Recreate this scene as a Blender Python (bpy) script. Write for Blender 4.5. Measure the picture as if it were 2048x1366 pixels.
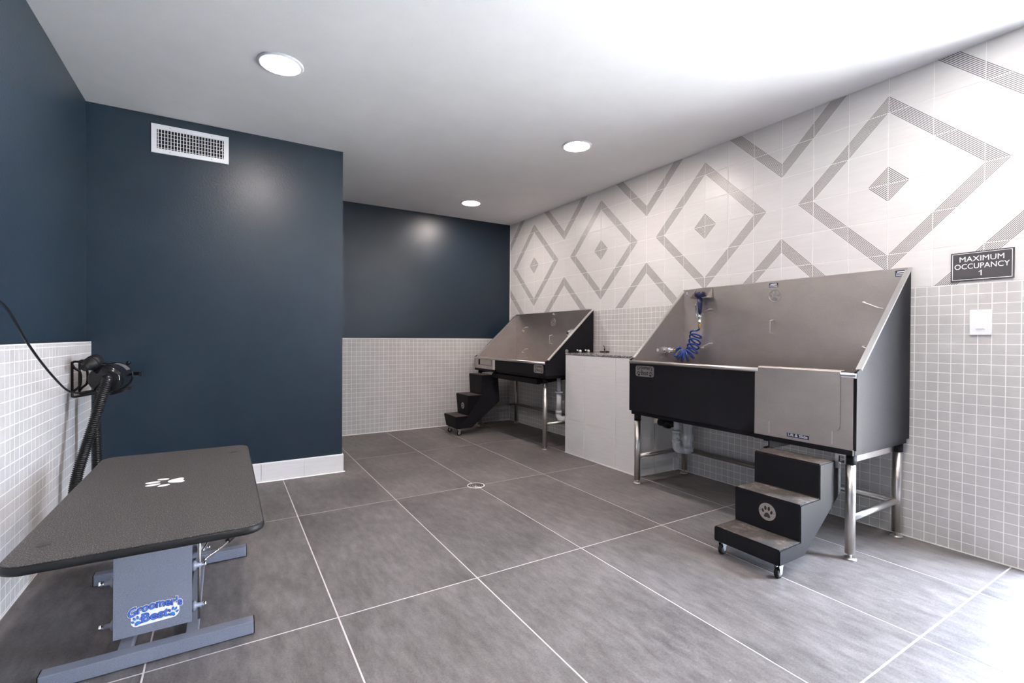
import bpy, bmesh, math, random
from mathutils import Vector, Matrix, Quaternion
random.seed(7)
for o in list(bpy.data.objects): bpy.data.objects.remove(o)
SC = bpy.context.scene
COL = SC.collection
V = Vector
PI = math.pi
sin, cos = math.sin, math.cos

# ------------------------------------------------------------------ camera
CAM_H, YAW, PITCH, ROLL, FPX = 1.1012, 0.5424, -0.0075, 0.0057, 952.08
_cr = V((cos(YAW), -sin(YAW), 0)); _cf = V((sin(YAW), cos(YAW), 0)); _up = V((0, 0, 1))
_F = cos(PITCH) * _cf + sin(PITCH) * _up
_U2 = -sin(PITCH) * _cf + cos(PITCH) * _up
_R = cos(ROLL) * _cr + sin(ROLL) * _U2
_U = -sin(ROLL) * _cr + cos(ROLL) * _U2
cam = bpy.data.cameras.new('camera'); cam_o = bpy.data.objects.new('camera', cam); COL.objects.link(cam_o)
cam.sensor_width = 36; cam.sensor_fit = 'HORIZONTAL'; cam.lens = FPX / 2048 * 36; cam.clip_start = 0.02
_M = Matrix((( _R.x, _U.x, -_F.x, 0), (_R.y, _U.y, -_F.y, 0), (_R.z, _U.z, -_F.z, CAM_H), (0, 0, 0, 1)))
cam_o.matrix_world = _M
SC.camera = cam_o
def project(p):
    d = V(p) - V((0, 0, CAM_H)); f = d.dot(_F)
    if f < 0.05: return None
    return 1024 + FPX * d.dot(_R) / f, 683 - FPX * d.dot(_U) / f, f

# ------------------------------------------------------------------ light
SC.view_settings.view_transform = 'Standard'
SC.view_settings.look = 'None'
SC.view_settings.gamma = 1
SC.view_settings.use_curve_mapping = False
SC.view_settings.exposure = 2.06
LAMP_STRENGTH = 62.0
LAMP_COLOR = (1.0, 0.89, 0.83)
w = bpy.data.worlds.new('sky'); SC.world = w; w.use_nodes = True
wb = w.node_tree.nodes['Background']
wb.inputs['Color'].default_value = (0.70, 0.82, 1.0, 1)
wb.inputs['Strength'].default_value = 15.5
sun = bpy.data.lights.new('sun', 'SUN'); sun.energy = 115.0; sun.angle = 0.01; sun.color = (1, 0.96, 0.9)
sun_o = bpy.data.objects.new('sun', sun); COL.objects.link(sun_o)
sun_o.rotation_euler = V((0.1, 1.0, -1.4)).to_track_quat('-Z', 'Y').to_euler()

portal = bpy.data.lights.new('doorway_portal', 'AREA'); portal.shape = 'RECTANGLE'; portal.size = 0.96; portal.size_y = 2.30
portal.cycles.is_portal = True                       # only guides sampling of the sky seen through the doorway
portal_o = bpy.data.objects.new('doorway_portal', portal); COL.objects.link(portal_o)
portal_o.matrix_world = Matrix(((0, 0, 1, 3.535), (1, 0, 0, 0.12), (0, 1, 0, 1.15), (0, 0, 0, 1)))

# ------------------------------------------------------------------ room numbers (metres)
XR, YB, YC, XL, XC, H = 3.281, 5.501, 4.056, -0.770, 0.823, 2.611
XLT = -0.744                     # face of the tiled lower left wall
YN = -1.35                       # wall behind the camera
DY0, DY1, DZ = -0.36, 0.60, 2.30  # door opening in the right wall
GX0, GY0, GS, GT = 0.3825, 4.3915, 0.61, 1.2238    # floor tile grid
MP = 0.0515                      # mosaic pitch
TP = 0.2045                      # printed tile pitch

# ------------------------------------------------------------------ material helpers
def new_mat(name):
    m = bpy.data.materials.new(name); m.use_nodes = True
    nt = m.node_tree; b = nt.nodes['Principled BSDF']
    return m, nt, b
def N(nt, t, **kw):
    n = nt.nodes.new(t)
    for k, v in kw.items():
        if k.startswith('i_'):
            key = k[2:]
            n.inputs[int(key) if key.isdigit() else key].default_value = v
        else: setattr(n, k, v)
    return n
def math_n(nt, op, a, b=None, c=None):
    n = nt.nodes.new('ShaderNodeMath'); n.operation = op
    for i, v in enumerate((a, b, c)):
        if v is None: continue
        if isinstance(v, (int, float)): n.inputs[i].default_value = v
        else: nt.links.new(v, n.inputs[i])
    return n.outputs[0]
def ramp(nt, fac, stops):
    r = nt.nodes.new('ShaderNodeValToRGB'); e = r.color_ramp.elements
    while len(e) < len(stops): e.new(0.5)
    for k, (p, c) in enumerate(stops):
        e[k].position = p; e[k].color = (*c, 1) if len(c) == 3 else c
    nt.links.new(fac, r.inputs[0]); return r.outputs[0]
def position(nt): return nt.nodes.new('ShaderNodeNewGeometry').outputs['Position']
def noise(nt, scale, detail=3, rough=0.55, vec=None):
    n = nt.nodes.new('ShaderNodeTexNoise'); n.inputs['Scale'].default_value = scale
    n.inputs['Detail'].default_value = detail; n.inputs['Roughness'].default_value = rough
    nt.links.new(vec if vec is not None else position(nt), n.inputs['Vector'])
    return n.outputs['Fac']
def bump(nt, b, h, strength, dist=0.001):
    n = nt.nodes.new('ShaderNodeBump'); n.inputs['Strength'].default_value = strength; n.inputs['Distance'].default_value = dist
    nt.links.new(h, n.inputs['Height']); nt.links.new(n.outputs[0], b.inputs['Normal'])
def simple(name, col, rough=0.5, metal=0.0, spec=0.5, coat=0.0):
    m, nt, b = new_mat(name)
    b.inputs['Base Color'].default_value = (*col, 1); b.inputs['Roughness'].default_value = rough
    b.inputs['Metallic'].default_value = metal; b.inputs['Specular IOR Level'].default_value = spec
    b.inputs['Coat Weight'].default_value = coat
    return m
def noisy(name, c0, c1, scale, rough=0.5, metal=0.0, lo=0.35, hi=0.65, bump_s=0.0, bump_scale=200, detail=4, stretch=None, spec=0.5):
    m, nt, b = new_mat(name)
    vec = None
    if stretch:
        mp = N(nt, 'ShaderNodeMapping'); mp.inputs['Scale'].default_value = stretch
        nt.links.new(position(nt), mp.inputs['Vector']); vec = mp.outputs[0]
    nt.links.new(ramp(nt, noise(nt, scale, detail, 0.6, vec), [(lo, c0), (hi, c1)]), b.inputs['Base Color'])
    b.inputs['Roughness'].default_value = rough; b.inputs['Metallic'].default_value = metal
    b.inputs['Specular IOR Level'].default_value = spec
    if bump_s: bump(nt, b, noise(nt, bump_scale, 2), bump_s)
    return m
M = {}
M['blue'] = noisy('blue_wall_paint', (0.0074, 0.0178, 0.0310), (0.0086, 0.0203, 0.0350), 3, rough=0.38, bump_s=0.85, bump_scale=95, spec=0.5)
M['ceiling'] = noisy('ceiling_paint', (0.86, 0.86, 0.87), (0.89, 0.89, 0.90), 4, rough=0.8, bump_s=0.5, bump_scale=110)
M['white'] = simple('white_paint', (0.8, 0.8, 0.8), 0.4)
M['grout'] = simple('white_grout', (0.88, 0.85, 0.84), 0.8)
M['floor_grout'] = simple('pale_floor_grout', (0.54, 0.495, 0.485), 0.85)
M['caulk'] = simple('white_caulk', (0.85, 0.83, 0.82), 0.5)
M['white_tile'] = noisy('white_matt_tile', (0.74, 0.72, 0.71), (0.78, 0.76, 0.75), 6, rough=0.35, stretch=(1, 1, 12), bump_s=0.08, bump_scale=60)
M['dark_trim'] = simple('dark_metal_trim', (0.03, 0.03, 0.035), 0.35, 0.6)
M['outside'] = simple('outside_concrete', (0.62, 0.60, 0.56), 0.9)
def mosaic_mat():
    m, nt, b = new_mat('grey_mosaic_tile')
    mp = N(nt, 'ShaderNodeMapping'); mp.inputs['Scale'].default_value = (1, 1, 9); nt.links.new(position(nt), mp.inputs['Vector'])
    oi = N(nt, 'ShaderNodeObjectInfo')
    f = noise(nt, 40, 3, 0.6, mp.outputs[0]); g = noise(nt, 9, 1)
    s = math_n(nt, 'ADD', math_n(nt, 'MULTIPLY', f, 0.5), math_n(nt, 'MULTIPLY', g, 0.5))
    nt.links.new(ramp(nt, s, [(0.35, (0.49, 0.47, 0.46)), (0.65, (0.57, 0.55, 0.54))]), b.inputs['Base Color'])
    b.inputs['Roughness'].default_value = 0.42
    bump(nt, b, f, 0.06)
    return m
M['mosaic'] = mosaic_mat()
def print_mat():
    """cream wall tile printed with nested diamonds of thin dark lines"""
    m, nt, b = new_mat('diamond_print_tile')
    sep = N(nt, 'ShaderNodeSeparateXYZ'); nt.links.new(position(nt), sep.inputs[0])
    y, z = sep.outputs['Y'], sep.outputs['Z']
    per = 6 * TP
    def wrap(v): return math_n(nt, 'ABSOLUTE', math_n(nt, 'WRAP', v, per / 2, -per / 2))
    dz0 = math_n(nt, 'ABSOLUTE', math_n(nt, 'SUBTRACT', z, 2.003))
    d1 = math_n(nt, 'ADD', wrap(math_n(nt, 'SUBTRACT', y, 1.243)), dz0)
    d2 = math_n(nt, 'ADD', wrap(math_n(nt, 'SUBTRACT', y, 1.243 + per / 2)), math_n(nt, 'ABSOLUTE', math_n(nt, 'SUBTRACT', dz0, 3.5 * TP)))
    def lines(d, lo, hi, n):
        t = math_n(nt, 'DIVIDE', math_n(nt, 'SUBTRACT', d, lo), (hi - lo) / n)
        fr = math_n(nt, 'FRACT', t)
        on = math_n(nt, 'GREATER_THAN', fr, 0.56)
        a = math_n(nt, 'GREATER_THAN', d, lo); c = math_n(nt, 'LESS_THAN', d, hi)
        return math_n(nt, 'MULTIPLY', on, math_n(nt, 'MULTIPLY', a, c))
    k = math_n(nt, 'MAXIMUM', lines(d1, 0.409, 0.505, 10), lines(d2, 0.409, 0.505, 10))
    k = math_n(nt, 'MAXIMUM', k, lines(d1, 0.0, 0.100, 9))
    mp = N(nt, 'ShaderNodeMapping'); mp.inputs['Scale'].default_value = (1, 1, 10); nt.links.new(position(nt), mp.inputs['Vector'])
    base = ramp(nt, noise(nt, 5, 3, 0.6, mp.outputs[0]), [(0.3, (0.66, 0.64, 0.63)), (0.7, (0.70, 0.68, 0.67))])
    mx = N(nt, 'ShaderNodeMix', data_type='RGBA'); nt.links.new(k, mx.inputs[0]); nt.links.new(base, mx.inputs[6])
    mx.inputs[7].default_value = (0.075, 0.068, 0.07, 1); nt.links.new(mx.outputs[2], b.inputs['Base Color'])
    b.inputs['Roughness'].default_value = 0.36
    bump(nt, b, noise(nt, 25, 2), 0.06)
    return m
M['print'] = print_mat()
def floor_mat():
    m, nt, b = new_mat('dark_slate_floor_tile')
    oi = N(nt, 'ShaderNodeObjectInfo')
    off = N(nt, 'ShaderNodeVectorMath', operation='ADD')
    nt.links.new(position(nt), off.inputs[0])
    rv = N(nt, 'ShaderNodeCombineXYZ')
    for i in range(3): nt.links.new(math_n(nt, 'MULTIPLY', oi.outputs['Random'], 17.0 + 9 * i), rv.inputs[i])
    nt.links.new(rv.outputs[0], off.inputs[1])
    P = off.outputs[0]
    mp = N(nt, 'ShaderNodeMapping'); mp.inputs['Scale'].default_value = (3.2, 1, 1); mp.inputs['Rotation'].default_value = (0, 0, 0.9)
    nt.links.new(P, mp.inputs['Vector'])
    big = noise(nt, 1.7, 4, 0.6, P); mid = noise(nt, 9, 5, 0.65, mp.outputs[0]); fine = noise(nt, 160, 3, 0.7, P)
    s = math_n(nt, 'ADD', math_n(nt, 'MULTIPLY', big, 0.38), math_n(nt, 'ADD', math_n(nt, 'MULTIPLY', mid, 0.42), math_n(nt, 'MULTIPLY', fine, 0.26)))
    c = ramp(nt, s, [(0.40, (0.056, 0.049, 0.048)), (0.53, (0.118, 0.106, 0.103)), (0.66, (0.190, 0.173, 0.167))])
    # pale scuffs
    mp2 = N(nt, 'ShaderNodeMapping'); mp2.inputs['Scale'].default_value = (1, 4.5, 1); mp2.inputs['Rotation'].default_value = (0, 0, 0.5)
    nt.links.new(P, mp2.inputs['Vector'])
    sc = math_n(nt, 'MULTIPLY', math_n(nt, 'GREATER_THAN', noise(nt, 22, 3, 0.7, mp2.outputs[0]), 0.735), 0.55)
    mx = N(nt, 'ShaderNodeMix', data_type='RGBA'); nt.links.new(sc, mx.inputs[0]); nt.links.new(c, mx.inputs[6]); mx.inputs[7].default_value = (0.33, 0.31, 0.31, 1)
    nt.links.new(mx.outputs[2], b.inputs['Base Color'])
    nt.links.new(ramp(nt, mid, [(0.3, (0.50,) * 3), (0.7, (0.62,) * 3)]), b.inputs['Roughness'])
    bump(nt, b, math_n(nt, 'ADD', mid, math_n(nt, 'MULTIPLY', fine, 0.3)), 0.18)
    return m
M['floor'] = floor_mat()
def steel_mat(name, col, rough, vary=0.08):
    m, nt, b = new_mat(name)
    mp = N(nt, 'ShaderNodeMapping'); mp.inputs['Scale'].default_value = (1, 1, 1.6); nt.links.new(position(nt), mp.inputs['Vector'])
    g = noise(nt, 4, 4, 0.65, mp.outputs[0]); f = noise(nt, 230, 2, 0.6)
    gf = math_n(nt, 'ADD', math_n(nt, 'MULTIPLY', g, 0.6), math_n(nt, 'MULTIPLY', f, 0.4))
    nt.links.new(ramp(nt, gf, [(0.3, tuple(c * (1 - vary) for c in col)), (0.7, tuple(min(1, c * (1 + vary)) for c in col))]), b.inputs['Base Color'])
    b.inputs['Metallic'].default_value = 1.0
    s = math_n(nt, 'ADD', math_n(nt, 'MULTIPLY', g, 0.12), rough - 0.06); nt.links.new(s, b.inputs['Roughness'])
    bump(nt, b, f, 0.05)
    return m
M['steel'] = steel_mat('brushed_stainless_steel', (0.52, 0.475, 0.45), 0.44, 0.13)
M['tube'] = steel_mat('satin_steel_tube', (0.56, 0.53, 0.50), 0.36)
M['rim'] = steel_mat('polished_steel_rim', (0.78, 0.75, 0.73), 0.30, 0.03)
M['chrome'] = simple('chrome', (0.78, 0.78, 0.80), 0.12, 1.0)
M['brass'] = simple('brass', (0.72, 0.47, 0.16), 0.25, 1.0)
def black_coat():
    m, nt, b = new_mat('black_powder_coat')
    f = noise(nt, 380, 2, 0.6)
    nt.links.new(ramp(nt, f, [(0.45, (0.0075, 0.0070, 0.0085)), (0.75, (0.016, 0.016, 0.021))]), b.inputs['Base Color'])
    b.inputs['Roughness'].default_value = 0.58; b.inputs['Specular IOR Level'].default_value = 0.14
    bump(nt, b, f, 0.25)
    return m
M['black'] = black_coat()
M['black_gloss'] = simple('black_glossy_plastic', (0.005, 0.005, 0.006), 0.12, spec=0.35)
M['black_rubber'] = simple('black_rubber', (0.008, 0.008, 0.009), 0.5, spec=0.25)
M['wire'] = simple('black_wire', (0.007, 0.007, 0.008), 0.35, spec=0.3)
M['hose'] = simple('black_corrugated_hose', (0.006, 0.006, 0.007), 0.22, spec=0.35)
def tread_mat():
    m, nt, b = new_mat('worn_step_tread')
    f = noise(nt, 300, 2, 0.7); g = noise(nt, 11, 5, 0.75)
    mp = N(nt, 'ShaderNodeMapping'); mp.inputs['Scale'].default_value = (6, 1, 1); nt.links.new(position(nt), mp.inputs['Vector'])
    hair = noise(nt, 70, 4, 0.75, mp.outputs[0])
    s = math_n(nt, 'ADD', math_n(nt, 'MULTIPLY', g, 0.6), math_n(nt, 'MULTIPLY', hair, 0.4))
    nt.links.new(ramp(nt, s, [(0.42, (0.014, 0.012, 0.012)), (0.54, (0.045, 0.034, 0.028)), (0.70, (0.22, 0.195, 0.185))]), b.inputs['Base Color'])
    b.inputs['Roughness'].default_value = 0.85
    bump(nt, b, math_n(nt, 'ADD', f, hair), 0.5)
    return m
M['tread'] = tread_mat()
def top_mat():
    m, nt, b = new_mat('speckled_rubber_table_top')
    f = noise(nt, 330, 2, 0.7)
    nt.links.new(ramp(nt, f, [(0.40, (0.014, 0.012, 0.012)), (0.56, (0.048, 0.041, 0.041)), (0.72, (0.32, 0.30, 0.29))]), b.inputs['Base Color'])
    b.inputs['Roughness'].default_value = 0.62
    bump(nt, b, f, 0.6)
    return m
M['table_top'] = top_mat()
M['grey_paint'] = noisy('blue_grey_speckled_paint', (0.150, 0.160, 0.200), (0.195, 0.205, 0.250), 420, rough=0.42, lo=0.4, hi=0.55, detail=2)
M['pvc'] = simple('white_pvc', (0.66, 0.67, 0.70), 0.35)
M['pvc_cream'] = simple('cream_pvc', (0.70, 0.66, 0.56), 0.4)
M['plate_white'] = simple('white_plastic', (0.86, 0.86, 0.87), 0.3)
M['vent_white'] = simple('white_enamel', (0.80, 0.80, 0.82), 0.35)
M['void_shade'] = simple('painted_opening_shade', (0.006, 0.006, 0.007), 0.9)  # near-black colour standing in for the shade inside openings
M['sign'] = simple('charcoal_sign_plastic', (0.055, 0.050, 0.055), 0.4)
M['print_white'] = simple('white_print', (0.85, 0.85, 0.85), 0.5)
M['ink'] = simple('black_ink', (0.012, 0.010, 0.010), 0.5)
M['navy_print'] = simple('navy_label', (0.012, 0.026, 0.075), 0.4)
M['sticker_blue'] = simple('sticker_blue', (0.055, 0.20, 0.60), 0.35)
M['sticker_purple'] = simple('sticker_purple', (0.09, 0.03, 0.20), 0.35)
M['blue_hose'] = simple('glossy_blue_hose', (0.010, 0.040, 0.22), 0.18)
M['navy'] = simple('navy_plastic', (0.010, 0.016, 0.060), 0.35)
M['clear_label'] = noisy('printed_label', (0.03, 0.03, 0.035), (0.22, 0.22, 0.23), 140, rough=0.4)
def granite():
    m, nt, b = new_mat('speckled_granite')
    nt.links.new(ramp(nt, noise(nt, 95, 4, 0.75), [(0.40, (0.02, 0.02, 0.022)), (0.50, (0.20, 0.19, 0.19)), (0.62, (0.62, 0.60, 0.59))]), b.inputs['Base Color'])
    b.inputs['Roughness'].default_value = 0.2
    return m
M['granite'] = granite()
def emit_mat(name, col, strength):
    m, nt, b = new_mat(name)
    b.inputs['Base Color'].default_value = (0.8, 0.8, 0.8, 1)
    b.inputs['Emission Color'].default_value = (*col, 1); b.inputs['Emission Strength'].default_value = strength
    return m
M['lamp'] = emit_mat('lit_lamp_lens', LAMP_COLOR, LAMP_STRENGTH)

# ------------------------------------------------------------------ mesh helpers
class MB:
    def __init__(s): s.v = []; s.f = []; s.sm = []
    def add(s, vs, fs, smooth=False):
        o = len(s.v); s.v += [tuple(p) for p in vs]
        for f in fs: s.f.append([i + o for i in f]); s.sm.append(smooth)
        return s
    def box(s, x0, x1, y0, y1, z0, z1):
        vs = [(x, y, z) for z in (z0, z1) for y in (y0, y1) for x in (x0, x1)]
        return s.add(vs, [(0, 2, 3, 1), (4, 5, 7, 6), (0, 1, 5, 4), (2, 6, 7, 3), (0, 4, 6, 2), (1, 3, 7, 5)])
    def bbox(s, x0, x1, y0, y1, z0, z1, b=0.004):
        """box with chamfered edges"""
        bm = bmesh.new(); bmesh.ops.create_cube(bm, size=1)
        for v in bm.verts:
            v.co = V((x0 + (v.co.x + .5) * (x1 - x0), y0 + (v.co.y + .5) * (y1 - y0), z0 + (v.co.z + .5) * (z1 - z0)))
        bmesh.ops.bevel(bm, geom=bm.edges[:], offset=b, segments=2, profile=0.6, affect='EDGES')
        s.from_bm(bm); return s
    def from_bm(s, bm, smooth=False):
        bm.verts.index_update()
        s.add([v.co[:] for v in bm.verts], [[v.index for v in f.verts] for f in bm.faces], smooth); bm.free()
    def prism(s, poly, axis, a, b):
        """poly: 2-D points; axis 'x': (y,z), 'y': (x,z), 'z': (x,y)"""
        def P(q, t): return {'x': (t, q[0], q[1]), 'y': (q[0], t, q[1]), 'z': (q[0], q[1], t)}[axis]
        n = len(poly)
        vs = [P(q, a) for q in poly] + [P(q, b) for q in poly]
        fs = [list(range(n))[::-1], list(range(n, 2 * n))] + [(i, (i + 1) % n, n + (i + 1) % n, n + i) for i in range(n)]
        return s.add(vs, fs)
    def tube(s, pts, r, n=12, cap=True, closed=False):
        pts = [V(p) for p in pts]; m = len(pts)
        rs = r if isinstance(r, (list, tuple)) else [r] * m
        tang = []
        for i in range(m):
            a = pts[(i - 1) % m] if (closed or i > 0) else pts[i]; b = pts[(i + 1) % m] if (closed or i < m - 1) else pts[i]
            t = b - a
            tang.append(t.normalized() if t.length > 1e-9 else (tang[-1] if tang else V((0, 0, 1))))
        up = V((0, 0, 1)) if abs(tang[0].z) < 0.9 else V((1, 0, 0))
        nrm = (up - tang[0] * up.dot(tang[0])).normalized()
        vs = []
        for i in range(m):
            if i:
                ax = tang[i - 1].cross(tang[i])
                if ax.length > 1e-8:
                    nrm = Quaternion(ax.normalized(), tang[i - 1].angle(tang[i])) @ nrm
                nrm = (nrm - tang[i] * nrm.dot(tang[i])).normalized()
            bn = tang[i].cross(nrm)
            for k in range(n):
                a = 2 * PI * k / n
                vs.append(pts[i] + (nrm * cos(a) + bn * sin(a)) * rs[i])
        fs = []
        for i in range(m if closed else m - 1):
            j = (i + 1) % m
            for k in range(n): fs.append((i * n + k, i * n + (k + 1) % n, j * n + (k + 1) % n, j * n + k))
        s.add(vs, fs, True)
        if cap and not closed:
            s.add(vs[:n], [list(range(n))[::-1]]); s.add(vs[-n:], [list(range(n))])
        return s
    def cyl(s, p0, p1, r, r1=None, n=20):
        return s.tube([p0, p1], [r, r if r1 is None else r1], n)
    def lathe(s, c, axis, prof, n=24):
        """prof: list of (distance along axis, radius)"""
        c = V(c); ax = V(axis).normalized(); up = V((0, 0, 1)) if abs(ax.z) < 0.9 else V((1, 0, 0))
        u = (up - ax * up.dot(ax)).normalized(); w_ = ax.cross(u); vs = []; fs = []
        for d, r in prof:
            for k in range(n):
                a = 2 * PI * k / n; vs.append(c + ax * d + (u * cos(a) + w_ * sin(a)) * r)
        for i in range(len(prof) - 1):
            for k in range(n): fs.append((i * n + k, i * n + (k + 1) % n, (i + 1) * n + (k + 1) % n, (i + 1) * n + k))
        s.add(vs, fs, True)
        if prof[0][1] > 1e-6: s.add(vs[:n], [list(range(n))[::-1]])
        if prof[-1][1] > 1e-6: s.add(vs[-n:], [list(range(n))])
        return s
    def mesh(s, name):
        me = bpy.data.meshes.new(name); me.from_pydata(s.v, [], s.f); me.update()
        for p, k in zip(me.polygons, s.sm): p.use_smooth = k
        bm = bmesh.new(); bm.from_mesh(me); bmesh.ops.remove_doubles(bm, verts=bm.verts, dist=1e-6)
        bmesh.ops.recalc_face_normals(bm, faces=bm.faces); bm.to_mesh(me); bm.free()
        return me
    def obj(s, name, mat, parent=None):
        return link(name, s.mesh(name), mat, parent)
def link(name, me, mat, parent=None, matrix=None):
    o = bpy.data.objects.new(name, me); COL.objects.link(o)
    if mat is not None and not me.materials: me.materials.append(M[mat] if isinstance(mat, str) else mat)
    if matrix is not None: o.matrix_world = matrix
    if parent is not None:
        o.parent = parent; o.matrix_parent_inverse = parent.matrix_world.inverted()
    return o
def thing(name, label, cat, loc, group=None):
    o = bpy.data.objects.new(name, None); COL.objects.link(o); o.location = loc; o.empty_display_size = 0.1
    o.matrix_world = Matrix.Translation(V(loc))
    tag(o, label, cat, group); return o
def tag(o, label, cat, group=None):
    o['label'] = label; o['category'] = cat
    if group: o['group'] = group
    return o
def struct(o, label=None, cat=None):
    o['kind'] = 'structure'
    if label: o['label'] = label
    if cat: o['category'] = cat
    return o
def text_mesh(body, size, offset=0.0, extrude=0.0006, warp=None, sx=1.0, fit=None):
    cu = bpy.data.curves.new('t', 'FONT'); cu.body = body; cu.size = size; cu.align_x = 'CENTER'; cu.align_y = 'CENTER'
    cu.offset = offset; cu.extrude = extrude; cu.resolution_u = 4
    o = bpy.data.objects.new('t', cu); COL.objects.link(o)
    dg = bpy.context.evaluated_depsgraph_get(); dg.update()
    me = bpy.data.meshes.new_from_object(o.evaluated_get(dg))
    bpy.data.objects.remove(o); bpy.data.curves.remove(cu)
    if fit:
        xs = [v.co.x for v in me.vertices]; c_ = (max(xs) + min(xs)) / 2; sx = fit / (max(xs) - min(xs))
        for v in me.vertices: v.co.x -= c_
    for v in me.vertices:
        v.co.x *= sx
        if warp: v.co = V(warp(v.co.x, v.co.y, v.co.z))
    return me
def face_matrix(facing, p):
    """frame for flat print: local X right, Y up, Z out of the surface"""
    if facing == '-x': R = Matrix(((0, 0, -1), (-1, 0, 0), (0, 1, 0)))
    elif facing == '-y': R = Matrix(((1, 0, 0), (0, 0, -1), (0, 1, 0)))
    else: R = Matrix(((1, 0, 0), (0, 1, 0), (0, 0, 1)))
    m = R.to_4x4(); m.translation = V(p); return m
def text(name, body, size, facing, p, mat, parent, **kw):
    return link(name, text_mesh(body, size, **kw), mat, parent, face_matrix(facing, p))
def rounded(wd, ht, r, n=6, cx=0, cy=0):
    pts = []
    for sx, sy, a0 in ((1, 1, 0), (-1, 1, PI / 2), (-1, -1, PI), (1, -1, 3 * PI / 2)):
        for k in range(n + 1):
            a = a0 + PI / 2 * k / n
            pts.append((cx + sx * (wd / 2 - r) + r * cos(a), cy + sy * (ht / 2 - r) + r * sin(a)))
    return pts
def ell(cx, cy, a, b, rot=0, n=16):
    return [(cx + a * cos(t) * cos(rot) - b * sin(t) * sin(rot), cy + a * cos(t) * sin(rot) + b * sin(t) * cos(rot)) for t in [2 * PI * k / n for k in range(n)]]
def paw_polys(s, rot=0, cx=0, cy=0):
    """a pad and four toes inside about a 1 x 1 square scaled by s"""
    pad = [(0, -.06), (.11, -.10), (.20, -.22), (.24, -.36), (.15, -.43), (0, -.40), (-.15, -.43), (-.24, -.36), (-.20, -.22), (-.11, -.10)]
    pad = [(p.x, p.y) for p in smooth_path([(*p, 0) for p in pad + pad[:1]], 4)[:-1]]
    ps = [pad, ell(-.33, .03, .085, .14, .35), ell(-.13, .26, .09, .165, .12), ell(.13, .26, .09, .165, -.12), ell(.33, .03, .085, .14, -.35)]
    c, d = cos(rot), sin(rot)
    return [[(cx + s * (x * c - y * d), cy + s * (x * d + y * c)) for x, y in p] for p in ps]
def flat(name, polys, facing, p, mat, parent, th=0.0008):
    b = MB()
    for q in polys: b.prism(q, 'z', 0, th)
    return link(name, b.mesh(name), mat, parent, face_matrix(facing, p))
def smooth_path(pts, per=8):
    """Catmull-Rom through the points"""
    P = [V(p) for p in pts]; P = [P[0] * 2 - P[1]] + P + [P[-1] * 2 - P[-2]]; out = []
    for i in range(1, len(P) - 2):
        for k in range(per):
            t = k / per; a, b, c, d = P[i - 1], P[i], P[i + 1], P[i + 2]
            out.append(0.5 * ((2 * b) + (c - a) * t + (2 * a - 5 * b + 4 * c - d) * t * t + (3 * b - a - 3 * c + d) * t ** 3))
    out.append(P[-2]); return out

# ------------------------------------------------------------------ tile laying
def tile_mesh(name, wd, ht, th=0.003, b=0.0012):
    """tile in the local XY plane, centred, standing out along +Z"""
    x, y = wd / 2, ht / 2; b = min(b, th * .7)
    vs = [(-x, -y, 0), (x, -y, 0), (x, y, 0), (-x, y, 0), (-x, -y, th - b), (x, -y, th - b), (x, y, th - b), (-x, y, th - b),
          (-x + b, -y + b, th), (x - b, -y + b, th), (x - b, y - b, th), (-x + b, y - b, th)]
    fs = [(i, (i + 1) % 4, 4 + (i + 1) % 4, 4 + i) for i in range(4)] + [(4 + i, 4 + (i + 1) % 4, 8 + (i + 1) % 4, 8 + i) for i in range(4)] + [(8, 9, 10, 11)]
    me = bpy.data.meshes.new(name); me.from_pydata(vs, [], fs); me.update(); return me
_tile_cache = {}
def lay(cells, frame, mat, parent, gap, name='tile', th=0.003, limit=300, hidden=None):
    """cells: (u0,u1,v0,v1) rectangles in the wall's own plane; frame: Matrix of that plane.
    The `limit` cells that show largest become objects, the rest one joined part."""
    scored = []
    for c in cells:
        ctr = frame @ V(((c[0] + c[1]) / 2, (c[2] + c[3]) / 2, 0))
        q = [project(frame @ V((u, v, 0))) for u, v in ((c[0], c[2]), (c[1], c[2]), (c[1], c[3]), (c[0], c[3]))]
        a = 0
        if all(q):
            cx = sum(k[0] for k in q) / 4; cy = sum(k[1] for k in q) / 4
            if -5 < cx < 2053 and -5 < cy < 1371 and not (hidden and hidden(cx, cy)):
                a = abs(sum(q[i][0] * q[(i + 1) % 4][1] - q[(i + 1) % 4][0] * q[i][1] for i in range(4))) / 2
        scored.append((a, c))
    scored.sort(key=lambda t: -t[0])
    own = [c for a, c in scored[:limit] if a > 0]; rest = [c for a, c in scored[:limit] if a <= 0] + [c for a, c in scored[limit:]]
    for c in own:
        wd, ht = round(c[1] - c[0] - gap, 5), round(c[3] - c[2] - gap, 5)
        if wd < 0.003 or ht < 0.003: continue
        key = (name, mat, wd, ht, th)
        if key not in _tile_cache:
            _tile_cache[key] = tile_mesh(name, wd, ht, th); _tile_cache[key].materials.append(M[mat])
        link(name, _tile_cache[key], None, parent, frame @ Matrix.Translation(((c[0] + c[1]) / 2, (c[2] + c[3]) / 2, 0)))
    if rest:
        vs, fs = [], []
        for c in rest:
            wd, ht = c[1] - c[0] - gap, c[3] - c[2] - gap
            if wd < 0.003 or ht < 0.003: continue
            t = tile_proto(wd, ht, th); o = len(vs); cx, cy = (c[0] + c[1]) / 2, (c[2] + c[3]) / 2
            vs += [(p[0] + cx, p[1] + cy, p[2]) for p in t[0]]; fs += [[i + o for i in f] for f in t[1]]
        me = bpy.data.meshes.new('small_tiles'); me.from_pydata(vs, [], fs); me.update()
        o = link('small_tiles', me, mat, parent, frame); o['kind'] = 'stuff'
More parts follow.
